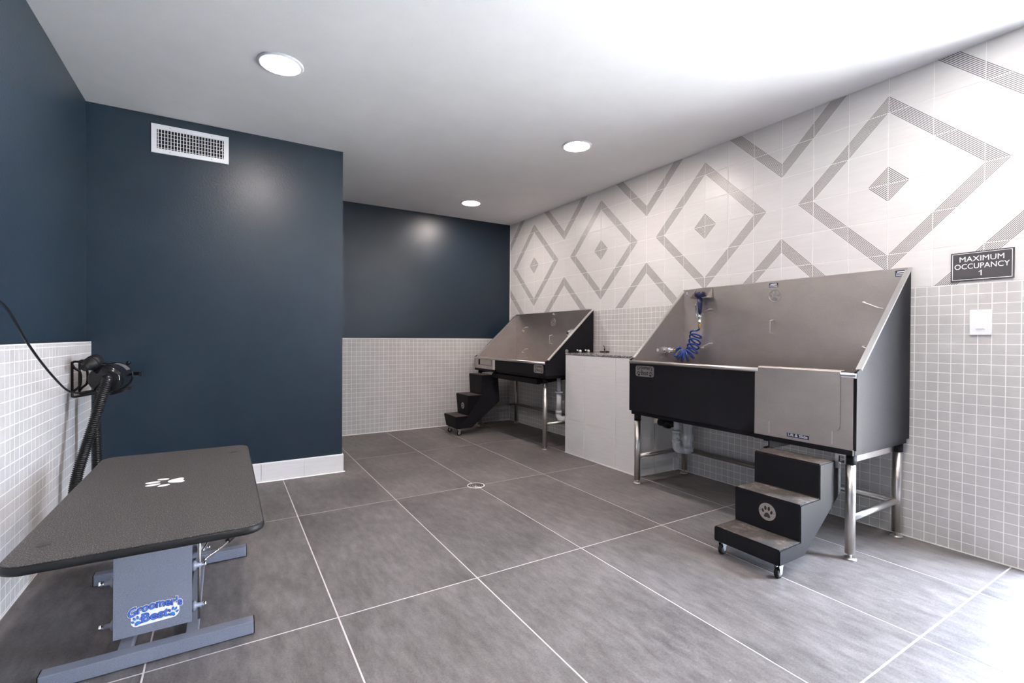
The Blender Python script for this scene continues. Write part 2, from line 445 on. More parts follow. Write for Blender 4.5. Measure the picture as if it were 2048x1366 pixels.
def tile_proto(wd, ht, th, b=0.0012):
    x, y = wd / 2, ht / 2
    vs = [(-x, -y, 0), (x, -y, 0), (x, y, 0), (-x, y, 0), (-x + b, -y + b, th), (x - b, -y + b, th), (x - b, y - b, th), (-x + b, y - b, th)]
    return vs, [(0, 1, 5, 4), (1, 2, 6, 5), (2, 3, 7, 6), (3, 0, 4, 7), (4, 5, 6, 7)]
def grid(u0, u1, uo, up, v0, v1, vo, vp):
    """cells of a grid with lines at uo+k*up, vo+k*vp, clipped to the rectangle"""
    def cuts(a, b, o, p):
        k = math.floor((a - o) / p) + 1; out = [a]
        while o + k * p < b - 1e-6:
            if o + k * p > a + 1e-6: out.append(o + k * p)
            k += 1
        return out + [b]
    U, W = cuts(u0, u1, uo, up), cuts(v0, v1, vo, vp)
    return [(U[i], U[i + 1], W[j], W[j + 1]) for i in range(len(U) - 1) for j in range(len(W) - 1)]
def wall_frame(facing, plane):
    if facing == '-x': return Matrix(((0, 0, -1, plane), (-1, 0, 0, 0), (0, 1, 0, 0), (0, 0, 0, 1)))   # u = -y
    if facing == '+x': return Matrix(((0, 0, 1, plane), (1, 0, 0, 0), (0, 1, 0, 0), (0, 0, 0, 1)))     # u = y
    if facing == '-y': return Matrix(((1, 0, 0, 0), (0, 0, -1, plane), (0, 1, 0, 0), (0, 0, 0, 1)))    # u = x
    if facing == '+z': return Matrix(((1, 0, 0, 0), (0, 1, 0, 0), (0, 0, 1, plane), (0, 0, 0, 1)))

# ================================================================== SETTING
# floor: grout bed and slate tiles
floor = struct(MB().box(XL - .1, XR + .25, YN - .1, YB + .1, -0.12, -0.0007).obj('floor', 'floor_grout'))
cells = grid(XLT, XR - .001, GX0, GS, YN, YB - .012, GY0, GT)
DRX, DRY, DRR = GX0 + 2 * GS + 0.0, GY0 - GT, 0.062
lay(cells, wall_frame('+z', -0.0007), 'floor', floor, 0.0058, th=0.0007)
ceiling = struct(MB().box(XL - .3, XR + .25, YN - .3, YB + .3, H, H + .15).obj('ceiling', 'ceiling'))
# right wall with the door opening
b = MB(); x0, x1 = XR + .0010, XR + .25
b.box(x0, x1, DY1, YB + .3, 0, H); b.box(x0, x1, YN - .3, DY0, 0, H); b.box(x0, x1, DY0, DY1, DZ, H)
wall_right = struct(b.obj('wall_right', 'grout'))
ZM = 1.392                       # top of the mosaic on the right wall
F = wall_frame('-x', XR + .0010)
def hid_right(px, py):           # tiles behind the tubs and the half wall
    return (1262 < px < 1815 and 560 < py < 905) or (1131 < px < 1270 and py > 712) or (955 < px < 1190 and py < 755)
lay([c for c in grid(-YB, -DY1, -1.111, .0517, 0, ZM, ZM, MP)], F, 'mosaic', wall_right, .0036, th=.0006, hidden=hid_right)
lay(grid(-DY0, -YN, -1.111, .0517, 0, ZM, ZM, MP), F, 'mosaic', wall_right, .0036, th=.0006, limit=0)
pc = grid(-YB, -DY1, -1.243, TP, ZM + .001, H, 2.003, TP) + grid(-DY0, -YN, -1.243, TP, ZM + .001, H, 2.003, TP)
lay(pc, F, 'print', wall_right, .0030, th=.0014)
# back wall: blue above, mosaic below
wall_back = struct(MB().box(XC - .1, XR + .2, YB, YB + .2, 0, H).obj('wall_back', 'blue'))
ZB = 1.086
wains = MB().box(XC, XR, YB - .010, YB, 0, ZB).obj('grout_bed', 'grout', wall_back)
MB().box(XC, XR - .004, YB - .014, YB, ZB - .006, ZB + .004).obj('edge_trim', 'caulk', wall_back)
lay(grid(XC + .29, XR - .003, 1.112, MP, 0.002, ZB - .007, 1.038, MP), wall_frame('-y', YB - .010), 'mosaic', wall_back, .0036, th=.0006,
    hidden=lambda px, py: px < 684 or (px > 890 and py > 742) or px > 1022)
lay(grid(XC, XC + .29, 1.112, MP, 0.002, ZB - .007, 1.038, MP), wall_frame('-y', YB - .010), 'mosaic', wall_back, .0036, th=.0006, limit=0)
MB().box(XR - .006, XR, YB - .004, YB, ZB, H).obj('corner_bead', 'caulk', wall_back)
# boxed-out wall with the vent
wall_bump = struct(MB().box(XL, XC, YC, YB + .2, 0, H).obj('wall_center', 'blue'))
# left wall: blue above, proud tiled wainscot below
wall_left = struct(MB().box(XL - .2, XL, YN - .3, YB, 0, H).obj('wall_left', 'blue'))
ZL = 1.064
MB().box(XL, XLT, YN, YC, 0, ZL).obj('wainscot_bed', 'grout', wall_left)
MB().box(XL, XLT + .002, YN, YC - .002, ZL, ZL + .0045).obj('edge_trim', 'dark_trim', wall_left)
lay(grid(YN, YC, 2.638, .0503, 0.002, ZL - .004, 1.042, MP), wall_frame('+x', XLT), 'mosaic', wall_left, .0036, th=.0006)
# wall behind the camera
wall_front = struct(MB().box(XL, XR, YN - .2, YN, 0, H).obj('wall_front', 'blue'))
# tiled baseboard of the boxed-out wall
bb = struct(MB().box(XLT, XC + .008, YC - .008, YC, 0, .143).box(XC, XC + .008, YC, YC + .4, 0, .143).obj('baseboard_center', 'caulk'))
lay([(a, c, .006, .140) for a, c in ((-.665, -.365), (-.365, -.066), (-.066, .233), (.233, .532), (.532, XC + .010))], wall_frame('-y', YC - .008), 'white_tile', bb, .003, th=.008)
MB().prism([(YC - .028, 0), (YC - .015, 0.006), (YC - .015, 0)], 'x', XLT, XC + .018).obj('caulk_bead', 'caulk', bb)
# white tiled half wall between the tubs
PX, PY0, PY1, PZ = 2.815, 2.715, 3.668, .942
half = struct(MB().box(PX + .006, XR, PY0 + .006, PY1 - .006, 0, PZ - .004).obj('wall_half', 'caulk'))
F = wall_frame('-x', PX + .006)
hc = []
for a, c, cut in ((PY0, 2.978, .733), (2.978, 3.385, .318), (3.385, PY1, .328)):
    hc += [(-c, -a, .003, cut), (-c, -a, cut, PZ)]
lay(hc, F, 'white_tile', half, .0030, th=.006)
lay([(PX, XR - .28, .003, .62), (PX, XR - .28, .62, PZ), (XR - .28, XR, .003, .62), (XR - .28, XR, .62, PZ)], wall_frame('-y', PY0 + .006), 'white_tile', half, .0030, th=.006)
MB().box(XR - .06, XR, PY0 - .012, PY0, 0, .10).obj('corner_tile', 'white_tile', half)
MB().box(PX - .004, PX + .003, PY0 - .003, PY1, 0, .006).box(PX - .003, XR - .062, PY0 - .004, PY0 + .003, 0, .006).obj('caulk_bead', 'caulk', half)
MB().box(XR - .004, XR + .001, DY1, PY0 - .014, 0, .005).obj('caulk_bead', 'caulk', wall_right)
MB().box(XC, XR - .004, YB - .016, YB - .010, 0, .005).obj('caulk_bead', 'caulk', wall_back)
# door frame of the opening the daylight comes through
fr = MB(); t = .03
fr.box(XR + .05, XR + .17, DY0, DY0 + t, 0, DZ); fr.box(XR + .05, XR + .17, DY1 - t, DY1, 0, DZ); fr.box(XR + .05, XR + .17, DY0 + t, DY1 - t, DZ - t, DZ)
struct(fr.obj('door_1', 'dark_trim'))
ground = struct(MB().box(XR + .25, 16, -14, 14, -.14, -.02).obj('ground', 'outside'))

# ================================================================== CEILING LIGHTS
def ceiling_light(x, y, label):
    t = thing('ceiling_light', label, 'ceiling light', (x, y, H), 'recessed ceiling lights')
    MB().lathe((x, y, H), (0, 0, -1), [(0, .118), (.004, .118), (.009, .112), (.009, .098), (.003, .094), (.003, .0905)], 48).obj('trim_ring', 'vent_white', t)
    MB().lathe((x, y, H - .003), (0, 0, -1), [(0, .094), (.004, .093), (.008, .075), (.0095, .0)], 48).obj('lens', 'lamp', t)
    return t
ceiling_light(.262, 2.935, 'lit round recessed light in front of the vent wall, nearest on the left')
ceiling_light(2.362, 2.950, 'lit round recessed light in the middle of the ceiling, beside the patterned tile wall')
ceiling_light(2.357, 4.818, 'lit round recessed light farthest back, near the dark back wall')

ceiling_light(2.360, .600, 'lit round recessed light just above the top of the picture, near the doorway')
ceiling_light(.262, .600, 'lit round recessed light above and behind the viewer, out of the picture')

# ================================================================== AIR VENT
vx0, vx1, vz0, vz1 = -.431, .021, 2.353, 2.549
vt = thing('air_vent', 'white rectangular louvred air vent high on the dark blue wall', 'air vent', ((vx0 + vx1) / 2, YC, vz0))
ix0, ix1, iz0, iz1 = vx0 + .030, vx1 - .030, vz0 + .031, vz1 - .030
fr = MB()
for a in ((vx0, vx1, vz0, iz0), (vx0, vx1, iz1, vz1), (vx0, ix0, iz0, iz1), (ix1, vx1, iz0, iz1)):
    fr.box(a[0], a[1], YC - .010, YC - .001, a[2], a[3])
fr.obj('frame', 'vent_white', vt)
MB().box(ix0, ix1, YC - .0025, YC - .001, iz0, iz1).obj('duct_shade', 'void_shade', vt)  # flat dark sheet, the shade of the duct put into its colour
n = 22
lm = None
for k in range(n):
    x = ix0 + .008 + (ix1 - ix0 - .016) * k / (n - 1)
    if lm is None:
        lm = MB().box(-.0022, .0022, YC - .0085, YC - .0050, iz0, iz1).mesh('louver'); lm.materials.append(M['vent_white'])
    link('louver', lm, None, vt, Matrix.Translation((x, 0, 0)))
hm = MB().box(ix0, ix1, YC - .0048, YC - .003, -.0011, .0011).mesh('cross_blade'); hm.materials.append(M['vent_white'])
for k in range(6): link('cross_blade', hm, None, vt, Matrix.Translation((0, 0, iz0 + .010 + (iz1 - iz0 - .012) * k / 5.0)))
sm = MB().lathe((0, YC - .010, 0), (0, -1, 0), [(0, .004), (.0015, .003)], 10).mesh('screw'); sm.materials.append(M['tube'])
for x in (ix0 + .075, ix1 - .075):
    for z in (vz0 + .016, vz1 - .015): link('screw', sm, None, vt, Matrix.Translation((x, 0, z)))
MB().box(ix1 - .016, ix1 - .009, YC - .016, YC - .008, iz0 + .060, iz0 + .068).obj('damper_lever', 'vent_white', vt)

# ================================================================== FLOOR DRAIN
DRX, DRY = 1.602, 3.1675
dr = thing('floor_drain', 'round metal floor drain set at a tile crossing in the middle of the floor', 'floor drain', (DRX, DRY, 0))
MB().lathe((DRX, DRY, 0), (0, 0, 1), [(0, .066), (.002, .065), (.002, .060), (.001, .059)], 40).obj('rim', 'caulk', dr)
g = MB().lathe((DRX, DRY, .0002), (0, 0, 1), [(0, .0595), (.0012, .059), (.0012, .0)], 40).obj('grate', 'tube', dr)
h = MB()
for ring, cnt in ((.050, 20), (.034, 14), (.017, 7)):
    for k in range(cnt):
        a = 2 * PI * k / cnt; h.prism(ell(DRX + ring * cos(a), DRY + ring * sin(a), .0062, .0062, 0, 8), 'z', .0012, .0017)
h.obj('hole_shade_discs', 'ink', g)  # black discs on the solid grate paint the shade in its holes

# ================================================================== SIGN AND SWITCH
sy0, sy1, sz0, sz1 = .722, .958, 1.408, 1.556
sg = thing('occupancy_sign', 'dark rectangular sign with white border reading MAXIMUM OCCUPANCY 1', 'sign', (XR, (sy0 + sy1) / 2, sz0))
xs = XR - .0015
MB().bbox(xs - .007, xs, sy0, sy1, sz0, sz1, .0012).obj('plate', 'sign', sg)
bd = MB(); e = .006; tw = .0022; xf = xs - .0075
for a in ((sy0 + e, sy1 - e, sz0 + e, sz0 + e + tw), (sy0 + e, sy1 - e, sz1 - e - tw, sz1 - e), (sy0 + e, sy0 + e + tw, sz0 + e + tw, sz1 - e - tw), (sy1 - e - tw, sy1 - e, sz0 + e + tw, sz1 - e - tw)):
    bd.box(xf, xs - .0065, a[0], a[1], a[2], a[3])
bd.obj('border', 'print_white', sg)
ym = (sy0 + sy1) / 2
for body, z, s, sx in (('MAXIMUM', sz0 + .110, .038, .166), ('OCCUPANCY', sz0 + .073, .038, .205), ('1', sz0 + .036, .040, None)):
    text('lettering', body, s, '-x', (xs - .0072, ym, z), 'print_white', sg, offset=0, fit=sx)
flat('lettering', [[(-.0095, .0085), (.0012, .0142), (.0012, .0105), (-.0095, .0055)]], '-x', (xs - .0072, ym, sz0 + .036), 'print_white', sg, .0006)
wy0, wy1, wz0, wz1 = .798, .882, 1.130, 1.258
sw = thing('light_switch', 'white square light switch plate on the grey mosaic below the sign', 'light switch', (XR, (wy0 + wy1) / 2, wz0))
MB().bbox(xs - .007, xs, wy0, wy1, wz0, wz1, .003).obj('plate', 'plate_white', sw)
MB().bbox(xs - .0085, xs - .005, .823, .857, 1.158, 1.226, .0008).obj('paddle', 'plate_white', sw)
MB().prism([(xs - .0085, 1.162), (xs - .0135, 1.162), (xs - .0085, 1.205)], 'y', .8255, .8545).obj('rocker', 'plate_white', sw)

# ================================================================== TUBS
def wire_ring(p, facing, ln, depth, parent, rot=0.0, name='tether_ring'):
    """a D-shaped wire eye standing on a panel: p base centre, ln length, depth height"""
    h = ln / 2; q = [(-h, 0), (-h + .004, depth * .85), (-h + .014, depth), (h - .014, depth), (h - .004, depth * .85), (h, 0)]
    pts = []
    for u, d in q:
        a, c = u * cos(rot), u * sin(rot)
        if facing == '-x': pts.append((p[0] - d, p[1] - a, p[2] + c))
        elif facing == '+y': pts.append((p[0] + a, p[1] + d, p[2] + c))
        else: pts.append((p[0] + a, p[1] - d, p[2] + c))
    return MB().tube(smooth_path(pts, 4), .0042, 8).obj(name, 'rim', parent)
def make_tub(P):
    y0, y1, xf, xb = P['y0'], P['y1'], P['xf'], P['xb']
    zb, zr, zt, zs = P['zb'], P['zr'], P['zt'], P['zs']
    t = thing('bathing_tub', P['label'], 'pet tub', ((xf + xb) / 2, (y0 + y1) / 2, 0), 'raised steel pet bathing tubs')
    xs_ = xf + .05                                    # where the sloping side starts
    side = [(xf, zb), (xb, zb), (xb, zt - .012), (xb - .012, zt - .012), (xs_, zs), (xf, zs - .02)]
    for ya, yb_, inner in ((y0, y0 + .012, 1), (y1 - .012, y1, -1)):
        sp = MB().prism(side, 'y', ya, yb_).obj('side_panel', 'black', t)
        li = (yb_, yb_ + .003) if inner > 0 else (ya - .003, ya)
        MB().prism([(xf + .014, zb + .05), (xb - .012, zb + .05), (xb - .012, zt - .01), (xs_ + .004, zs), (xf + .014, zs - .02)], 'y', *li).obj('steel_lining', 'steel', sp)
        # bright folded rim along the slope
        d = V((xb - xs_, 0, zt - zs)).normalized(); nrm = V((-d.z, 0, d.x))
        ra, rb = (ya - .004, yb_ + .010) if inner > 0 else (ya - .010, yb_ + .004)
        p0, p1 = V((xs_ - .012, 0, zs - .010)), V((xb + .002, 0, zt))
        q = [p0 - nrm * .004, p1 - nrm * .004, p1 + nrm * .005, p0 + nrm * .005]
        MB().prism([(k.x, k.z) for k in q], 'y', ra, rb).obj('sloping_rim', 'rim', sp)
    MB().prism([(xb - .015, zb + .05), (xb, zb), (xb, zt), (xb - .004, zt + .004), (xb - .015, zt)], 'y', y0 + .012, y1 - .012).obj('back_panel', 'steel', t)
    MB().box(xf + .02, xb - .015, y0 + .015, y1 - .015, zb + .05, zb + .058).obj('basin_floor', 'steel', t)
    MB().bbox(xf + .012, xb - .005, y0 + .010, y1 - .010, zb - .028, zb + .012, .003).obj('base_frame', 'black', t)
    # front: black panel, steel door section, rolled rim
    dy0, dy1 = P['door']
    blk = [(y0 + .012, dy0 + .001)] if dy0 > (y0 + y1) / 2 else [(dy1 - .001, y1 - .012)]
    for a, c in blk: MB().box(xf, xf + .014, a, c, zb, zr - .012).obj('front_panel', 'black', t)
    MB().box(xf - .006, xf + .012, dy0, dy1, zb + P.get('dlift', 0), zr - .012).obj('door_frame', 'steel', t)
    MB().box(xf - .008, xf + .02, dy0, dy1, zb - .026, zb + P.get('dlift', 0) - .001).obj('door_sill', 'black', t)
    MB().tube([(xf + .004, y0 + .002, zr - .010), (xf + .004, y1 - .002, zr - .010)], .0135, 16).obj('front_rim', 'rim', t)
    MB().prism([(xf + .004, zr + .0035), (xf + .004, zr - .002), (xf + .07, zr - .008), (xf + .07, zr - .0025)], 'y', y0 + .012, y1 - .012).obj('rim_lip', 'steel', t)
    # legs
    for lx in P['lx']:
        for ly in P['ly']:
            lg = MB().cyl((lx, ly, .030), (lx, ly, zb - .075), .0225, n=20).obj('leg', 'tube', t)
            MB().cyl((lx, ly, zb - .076), (lx, ly, zb - .026), .025, n=20).obj('sleeve', 'black', lg)
            MB().cyl((lx, ly, .008), (lx, ly, .031), .008, n=12).lathe((lx, ly, 0), (0, 0, 1), [(0, .030), (.006, .030), (.011, .022), (.012, .008)], 24).obj('levelling_foot', 'tube', lg)
    za = P['zrail']
    for ly in P['ly']: MB().cyl((P['lx'][0], ly, za), (P['lx'][1], ly, za), .0165, n=16).obj('side_rail', 'tube', t)
    MB().cyl((P['lx'][1], P['ly'][0], za - .008), (P['lx'][1], P['ly'][1], za - .008), .0165, n=16).obj('back_rail', 'tube', t)
    # lettered name plate with two paws
    py, pz, pw, ph = P['plate']; xp = xf - .0022
    pl = flat('name_plate', [rounded(pw, ph, .018)], '-x', (xf, py, pz), 'steel', t, .0022)
    s = pw / .181
    text('lettering', "Groomer's", .043 * s, '-x', (xp, py, pz + .018 * s), 'ink', pl, offset=.0004, extrude=.0004, fit=.148 * s, warp=lambda x, y, z: (x, y + .010 * s * (1 - (x / (.08 * s)) ** 2), z))
    text('lettering', 'Best', .045 * s, '-x', (xp, py, pz - .013 * s), 'ink', pl, offset=.0005, extrude=.0004, fit=.072 * s)
    for sx_, rr in ((1, -.35), (-1, .35)):
        flat('paw_mark', paw_polys(.042 * s, -rr), '-x', (xp, py + sx_ * .060 * s, pz - .018 * s), 'ink', pl, .0005)
    # embossed paw roundel and wire eyes on the back panel
    xi = xb - .0152; ly_, lz = P['logo']
    lo = MB().tube([(xi - .001, ly_ + .043 * cos(a), lz + .043 * sin(a)) for a in [2 * PI * k / 32 for k in range(32)]], .0022, 6, closed=True).obj('paw_roundel', 'steel', t)
    flat('paw_mark', paw_polys(.078), '-x', (xi, ly_, lz - .002), 'rim', lo, .0016)
    for (ry, rz, ln, rot) in P['rings']: wire_ring((xi, ry, rz), '-x', ln, .038, t, rot)
    for (sy_, sz_, sw_, sh_) in P['stickers']:
        st = flat('sticker', [rounded(sw_, sh_, .002, 2)], '-x', (xi, sy_, sz_), 'navy_print', t, .0008)
        flat('sticker_print', [[(-sw_ * .44, v), (sw_ * .44, v), (sw_ * .44, v + sh_ * .12), (-sw_ * .44, v + sh_ * .12)] for v in (-sh_ * .36, -sh_ * .12)] +
             [[(-sw_ * .35, sh_ * .14), (sw_ * .35, sh_ * .14), (sw_ * .35, sh_ * .34), (-sw_ * .35, sh_ * .34)]], '-x', (xi - .0008, sy_, sz_), 'print_white', st, .0003)
    return t
A = dict(label='nearer stainless steel pet tub with black front, lift door and blue coiled hose', y0=1.120, y1=2.648, xf=2.645, xb=3.252,
         zb=.556, zr=.934, zt=1.502, zs=.962, door=(1.133, 1.640), lx=(2.690, 3.225), ly=(1.163, 2.605), zrail=.205,
         plate=(2.494, .861, .178, .080), logo=(1.872, 1.403), rings=[(1.882, 1.187, .095, PI / 2), (2.400, 1.316, .085, .42), (2.400, 1.05, .085, .42), (1.290, 1.303, .100, -.46), (1.290, 1.042, .100, -.46)],
         stickers=[(1.882, 1.474, .062, .030), (1.157, 1.475, .060, .034), (2.600, 1.474, .022, .026)])
tubA = make_tub(A)
B = dict(label='farther stainless steel pet tub with black end panel, standing in the back corner', y0=3.772, y1=5.290, xf=2.650, xb=3.252,
         zb=.733, zr=.866, zt=1.402, zs=.893, door=(4.765, 5.270), lx=(2.705, 3.231), ly=(3.850, 5.245), zrail=.252,
         plate=(3.885, .797, .165, .082), logo=(4.452, 1.283), rings=[(4.469, 1.087, .10, PI / 2), (5.030, 1.213, .10, .50), (5.033, .942, .10, .50)],
         stickers=[(4.452, 1.378, .05, .026), (5.20, 1.378, .045, .02)])
tubB = make_tub(B)
# lift door of the near tub
xd = A['xf'] - .0065
pts = []
dw, dh, r = .428, .300, .030
poly = [(-dw / 2, dh), (-dw / 2, r)] + [(-dw / 2 + r - r * cos(a), r - r * sin(a)) for a in [PI / 2 * k / 6 for k in range(7)]][1:] + [(dw / 2 - r + r * sin(a), r - r * cos(a)) for a in [PI / 2 * k / 6 for k in range(7)]] + [(dw / 2, dh)]
ld = flat('lift_door', [poly], '-x', (xd, 1.402, .640), 'steel', tubA, .009)
MB().prism([(xd - .009, .936), (xd - .004, .948), (xd + .035, .948), (xd + .035, .945), (xd + .002, .944), (xd, .936)], 'y', 1.402 - dw / 2, 1.402 + dw / 2).obj('door_lip', 'steel', ld)
for y in (1.553, 1.226): MB().box(xd - .0008, xd + .001, y - .0015, y + .0015, .570, .640).obj('door_seam', 'rim', tubA)
lb = flat('door_label', [[(-.058, -.0105), (.058, -.0105), (.058, .0105), (-.058, .0105)]], '-x', (xd - .0003, 1.395, .581), 'navy_print', tubA, .0006)
text('lettering', 'Lift & Slide', .0215, '-x', (xd - .0009, 1.395, .582), 'print_white', lb, offset=.0003, extrude=.0003, fit=.102)
# step guide rails below the near tub
for y, m in ((1.188, 'rim'), (1.578, 'black')):
    MB().prism([(y - .017, .478), (y + .017, .478), (y + .017, .484), (y - .011, .484), (y - .011, .520), (y + .017, .520), (y + .017, .526), (y - .017, .526)], 'x', 2.655, 3.21).obj('guide_rail', m, tubA)
MB().box(2.640, 2.655, 1.196, 1.212, .455, .528).obj('rail_bracket', 'rim', tubA)
# drain trap below the near tub
tx, ty = 3.00, 2.50
tr = MB().lathe((tx, ty, .40), (0, 0, 1), [(-.002, .0215), (.13, .0215)], 20).lathe((tx, ty, .375), (0, 0, 1), [(0, .024), (.001, .030), (.016, .030), (.017, .024)], 20)
tr.lathe((tx, ty, .325), (0, 0, 1), [(0, .0285), (.050, .0275)], 20).lathe((tx, ty, .300), (0, 0, 1), [(0, .031), (.022, .031), (.026, .0285)], 20)
tr.tube(smooth_path([(tx, ty, .31), (tx, ty, .27), (tx + .015, ty - .01, .245), (tx + .05, ty - .035, .245), (tx + .066, ty - .045, .265), (tx + .07, ty - .048, .30)], 6), .029, 18)
tr.lathe((tx + .07, ty - .048, .232), (0, 0, 1), [(-.018, .030), (-.002, .031), (0, .043), (.030, .043), (.032, .038), (.080, .038), (.083, .044), (.135, .044), (.137, .039), (.225, .039)], 24)
tr.obj('drain_trap', 'pvc', tubA)
MB().lathe((tx - .01, ty + .02, .435), (0, 1, 0), [(-.01, .022), (.035, .022), (.037, .040), (.075, .040), (.085, .030), (.135, .030), (.137, .021)], 22).obj('pipe_coupling', 'black_rubber', tubA)
MB().cyl((tx - .01, ty + .15, .435), (tx - .01, PY0 + .003, .435), .021).obj('waste_pipe', 'pvc_cream', tubA)
# capped hole and mixer tap on the far end panel of the near tub
yi = A['y1'] - .0152
MB().lathe((2.933, yi, 1.012), (0, -1, 0), [(0, .0125), (.0015, .0125), (.0025, .011)], 20).obj('hole_cap', 'plate_white', tubA)
tp = MB().lathe((3.025, yi, 1.012), (0, -1, 0), [(0, .026), (.004, .026), (.010, .018), (.030, .017), (.031, .021), (.048, .021), (.050, .012), (.080, .012)], 20)
tp.cyl((3.025, yi - .045, 1.012), (3.060, yi - .058, 1.030), .006).obj('tap', 'chrome', tubA)
# sprayer holder at the top of the back panel
xi = A['xb'] - .0152
bk = MB().box(xi - .003, xi, 2.36, 2.515, 1.425, 1.505)
bk.prism([(xi, 1.500), (xi - .075, 1.425), (xi, 1.425)], 'y', 2.360, 2.363).prism([(xi, 1.500), (xi - .075, 1.425), (xi, 1.425)], 'y', 2.512, 2.515)
bk.box(xi - .078, xi - .003, 2.36, 2.405, 1.422, 1.425).box(xi - .078, xi - .003, 2.475, 2.515, 1.422, 1.425).box(xi - .022, xi - .003, 2.405, 2.475, 1.422, 1.425)
bk.obj('sprayer_holder', 'steel', tubA)
# sprayer and its coiled hose
sx_, sy_ = 3.185, 2.437
sp = thing('spray_nozzle', 'navy blue hand sprayer with glossy blue coiled hose in the nearer tub', 'sprayer', (sx_, sy_, .93))
MB().lathe((sx_, sy_, 1.420), (0, 0, 1), [(0, .017), (.008, .024), (.014, .037), (.020, .041), (.044, .041), (.049, .037), (.051, .0)], 28).obj('spray_head', 'navy', sp)
MB().lathe((sx_, sy_, 1.305), (0, 0, 1), [(0, .013), (.03, .016), (.07, .020), (.118, .019)], 22).obj('grip', 'navy', sp)
MB().lathe((sx_, sy_, 1.225), (0, 0, 1), [(0, .010), (.004, .015), (.014, .015), (.016, .011), (.045, .011), (.048, .016), (.056, .016), (.058, .011), (.082, .010)], 20).cyl((sx_, sy_ - .022, 1.275), (sx_, sy_ + .024, 1.275), .007).obj('valve_body', 'chrome', sp)
MB().tube(smooth_path([(sx_ - .004, sy_ + .012, 1.262), (sx_ - .014, sy_ + .017, 1.285), (sx_ - .018, sy_ + .021, 1.32), (sx_ - .018, sy_ + .026, 1.375)], 5), [.0065] * 15 + [.007], 10).obj('lever', 'chrome', sp)
MB().lathe((sx_, sy_, 1.185), (0, 0, 1), [(0, .008), (.002, .0105), (.030, .0105), (.040, .008)], 16).obj('hose_fitting', 'brass', sp)
CY, CZ = 2.512, 1.012                                # the coil hangs in a tight U around this point
axis = smooth_path([(sx_ - .012, sy_ + .030, 1.165), (sx_ - .014, sy_ + .026, 1.12), (sx_ - .030, sy_ + .026, 1.065)], 14)[:-1]
axis += [V((3.150 - .075 * k / 40, CY - .046 * cos(PI * k / 40), CZ - .046 * sin(PI * k / 40) + .04 * (1 - k / 40) ** 6)) for k in range(41)]
L = [0.0]
for i in range(1, len(axis)): L.append(L[-1] + (axis[i] - axis[i - 1]).length)
hp = [V((sx_, sy_, 1.187)), V((sx_ - .001, sy_ + .001, 1.178))]
turns = 10.0; steps = 420
def axis_at(t):
    d = t * L[-1]; i = 0
    while i < len(L) - 2 and L[i + 1] < d: i += 1
    k = (d - L[i]) / max(1e-9, L[i + 1] - L[i]); return axis[i].lerp(axis[i + 1], k), (axis[i + 1] - axis[i]).normalized()
for s_ in range(steps + 1):
    u = s_ / steps; c, tg = axis_at(1.45 * u - .45 * u * u)
    e1 = V((1, 0, 0)); e1 = (e1 - tg * e1.dot(tg)).normalized(); e2 = tg.cross(e1)
    a = 2 * PI * turns * u + PI * .5; rr = .043 * min(1, .30 + u * 14) * min(1, .30 + (1 - u) * 14)
    hp.append(c + (e1 * cos(a) + e2 * sin(a)) * rr + tg * cos(a) * rr * .45)
hp += [V((3.028, yi - .105, 1.012)), V((3.025, yi - .082, 1.012))]
MB().tube(hp, .0068, 10).obj('coiled_hose', 'blue_hose', sp)
MB().cyl((3.025, yi - .080, 1.012), (3.026, yi - .100, 1.012), .009, n=14).obj('hose_fitting', 'brass', sp)
# far tub details
xw = B['xf']
MB().box(xw - .0072, xw - .0058, 4.845, 5.175, .776, .842).obj('door_recess', 'black', tubB)
MB().box(xw - .0095, xw - .006, 4.848, 5.125, .780, .840).obj('lift_door', 'steel', tubB)
for yy in (5.243,): MB().lathe((xw - .006, yy, .762), (-1, 0, 0), [(0, .014), (.004, .014), (.006, .010)], 16).obj('latch_button', 'chrome', tubB)
MB().box(xw - .0064, xw - .0055, 4.765, 4.815, .735, .850).obj('door_edge', 'rim', tubB)
lb = flat('door_label', [[(-.05, -.009), (.05, -.009), (.05, .009), (-.05, .009)]], '-x', (xw - .006, 5.03, .752), 'print_white', tubB, .0006)
text('lettering', 'Lift & Slide', .018, '-x', (xw - .0067, 5.03, .753), 'navy_print', lb, offset=.0003, extrude=.0002)
MB().lathe((2.985, B['y0'] + .015, 1.150), (0, 1, 0), [(0, .040), (.006, .040), (.012, .032), (.030, .030), (.034, .034), (.050, .032), (.056, .020)], 24).obj('tap_knob', 'chrome', tubB)
MB().prism([(2.66, .640), (2.66, .690), (3.20, .700), (3.20, .690), (2.68, .640)], 'y', 3.93, 4.86).obj('ramp_tray', 'black', tubB)
for y in (4.835, 5.205): MB().box(2.665, 3.2, y - .012, y + .012, .680, .704).obj('guide_rail', 'black', tubB)
tx, ty = 2.90, 3.885
tr = MB().cyl((tx, ty, .36), (tx, ty, .70), .021).lathe((tx, ty, .545), (0, 0, 1), [(0, .026), (.001, .040), (.016, .040), (.017, .026)], 20).cyl((tx, ty, .352), (tx, ty, .54), .026)
tr.lathe((tx, ty, .335), (0, 0, 1), [(0, .032), (.03, .032), (.034, .026)], 20)
tr.tube(smooth_path([(tx, ty, .35), (tx, ty, .31), (tx + .015, ty - .015, .285), (tx + .05, ty - .04, .285), (tx + .075, ty - .055, .30), (tx + .08, ty - .058, .36), (tx + .08, ty - .058, .52)], 6), .030, 18)
tr.obj('drain_trap', 'pvc', tubB)
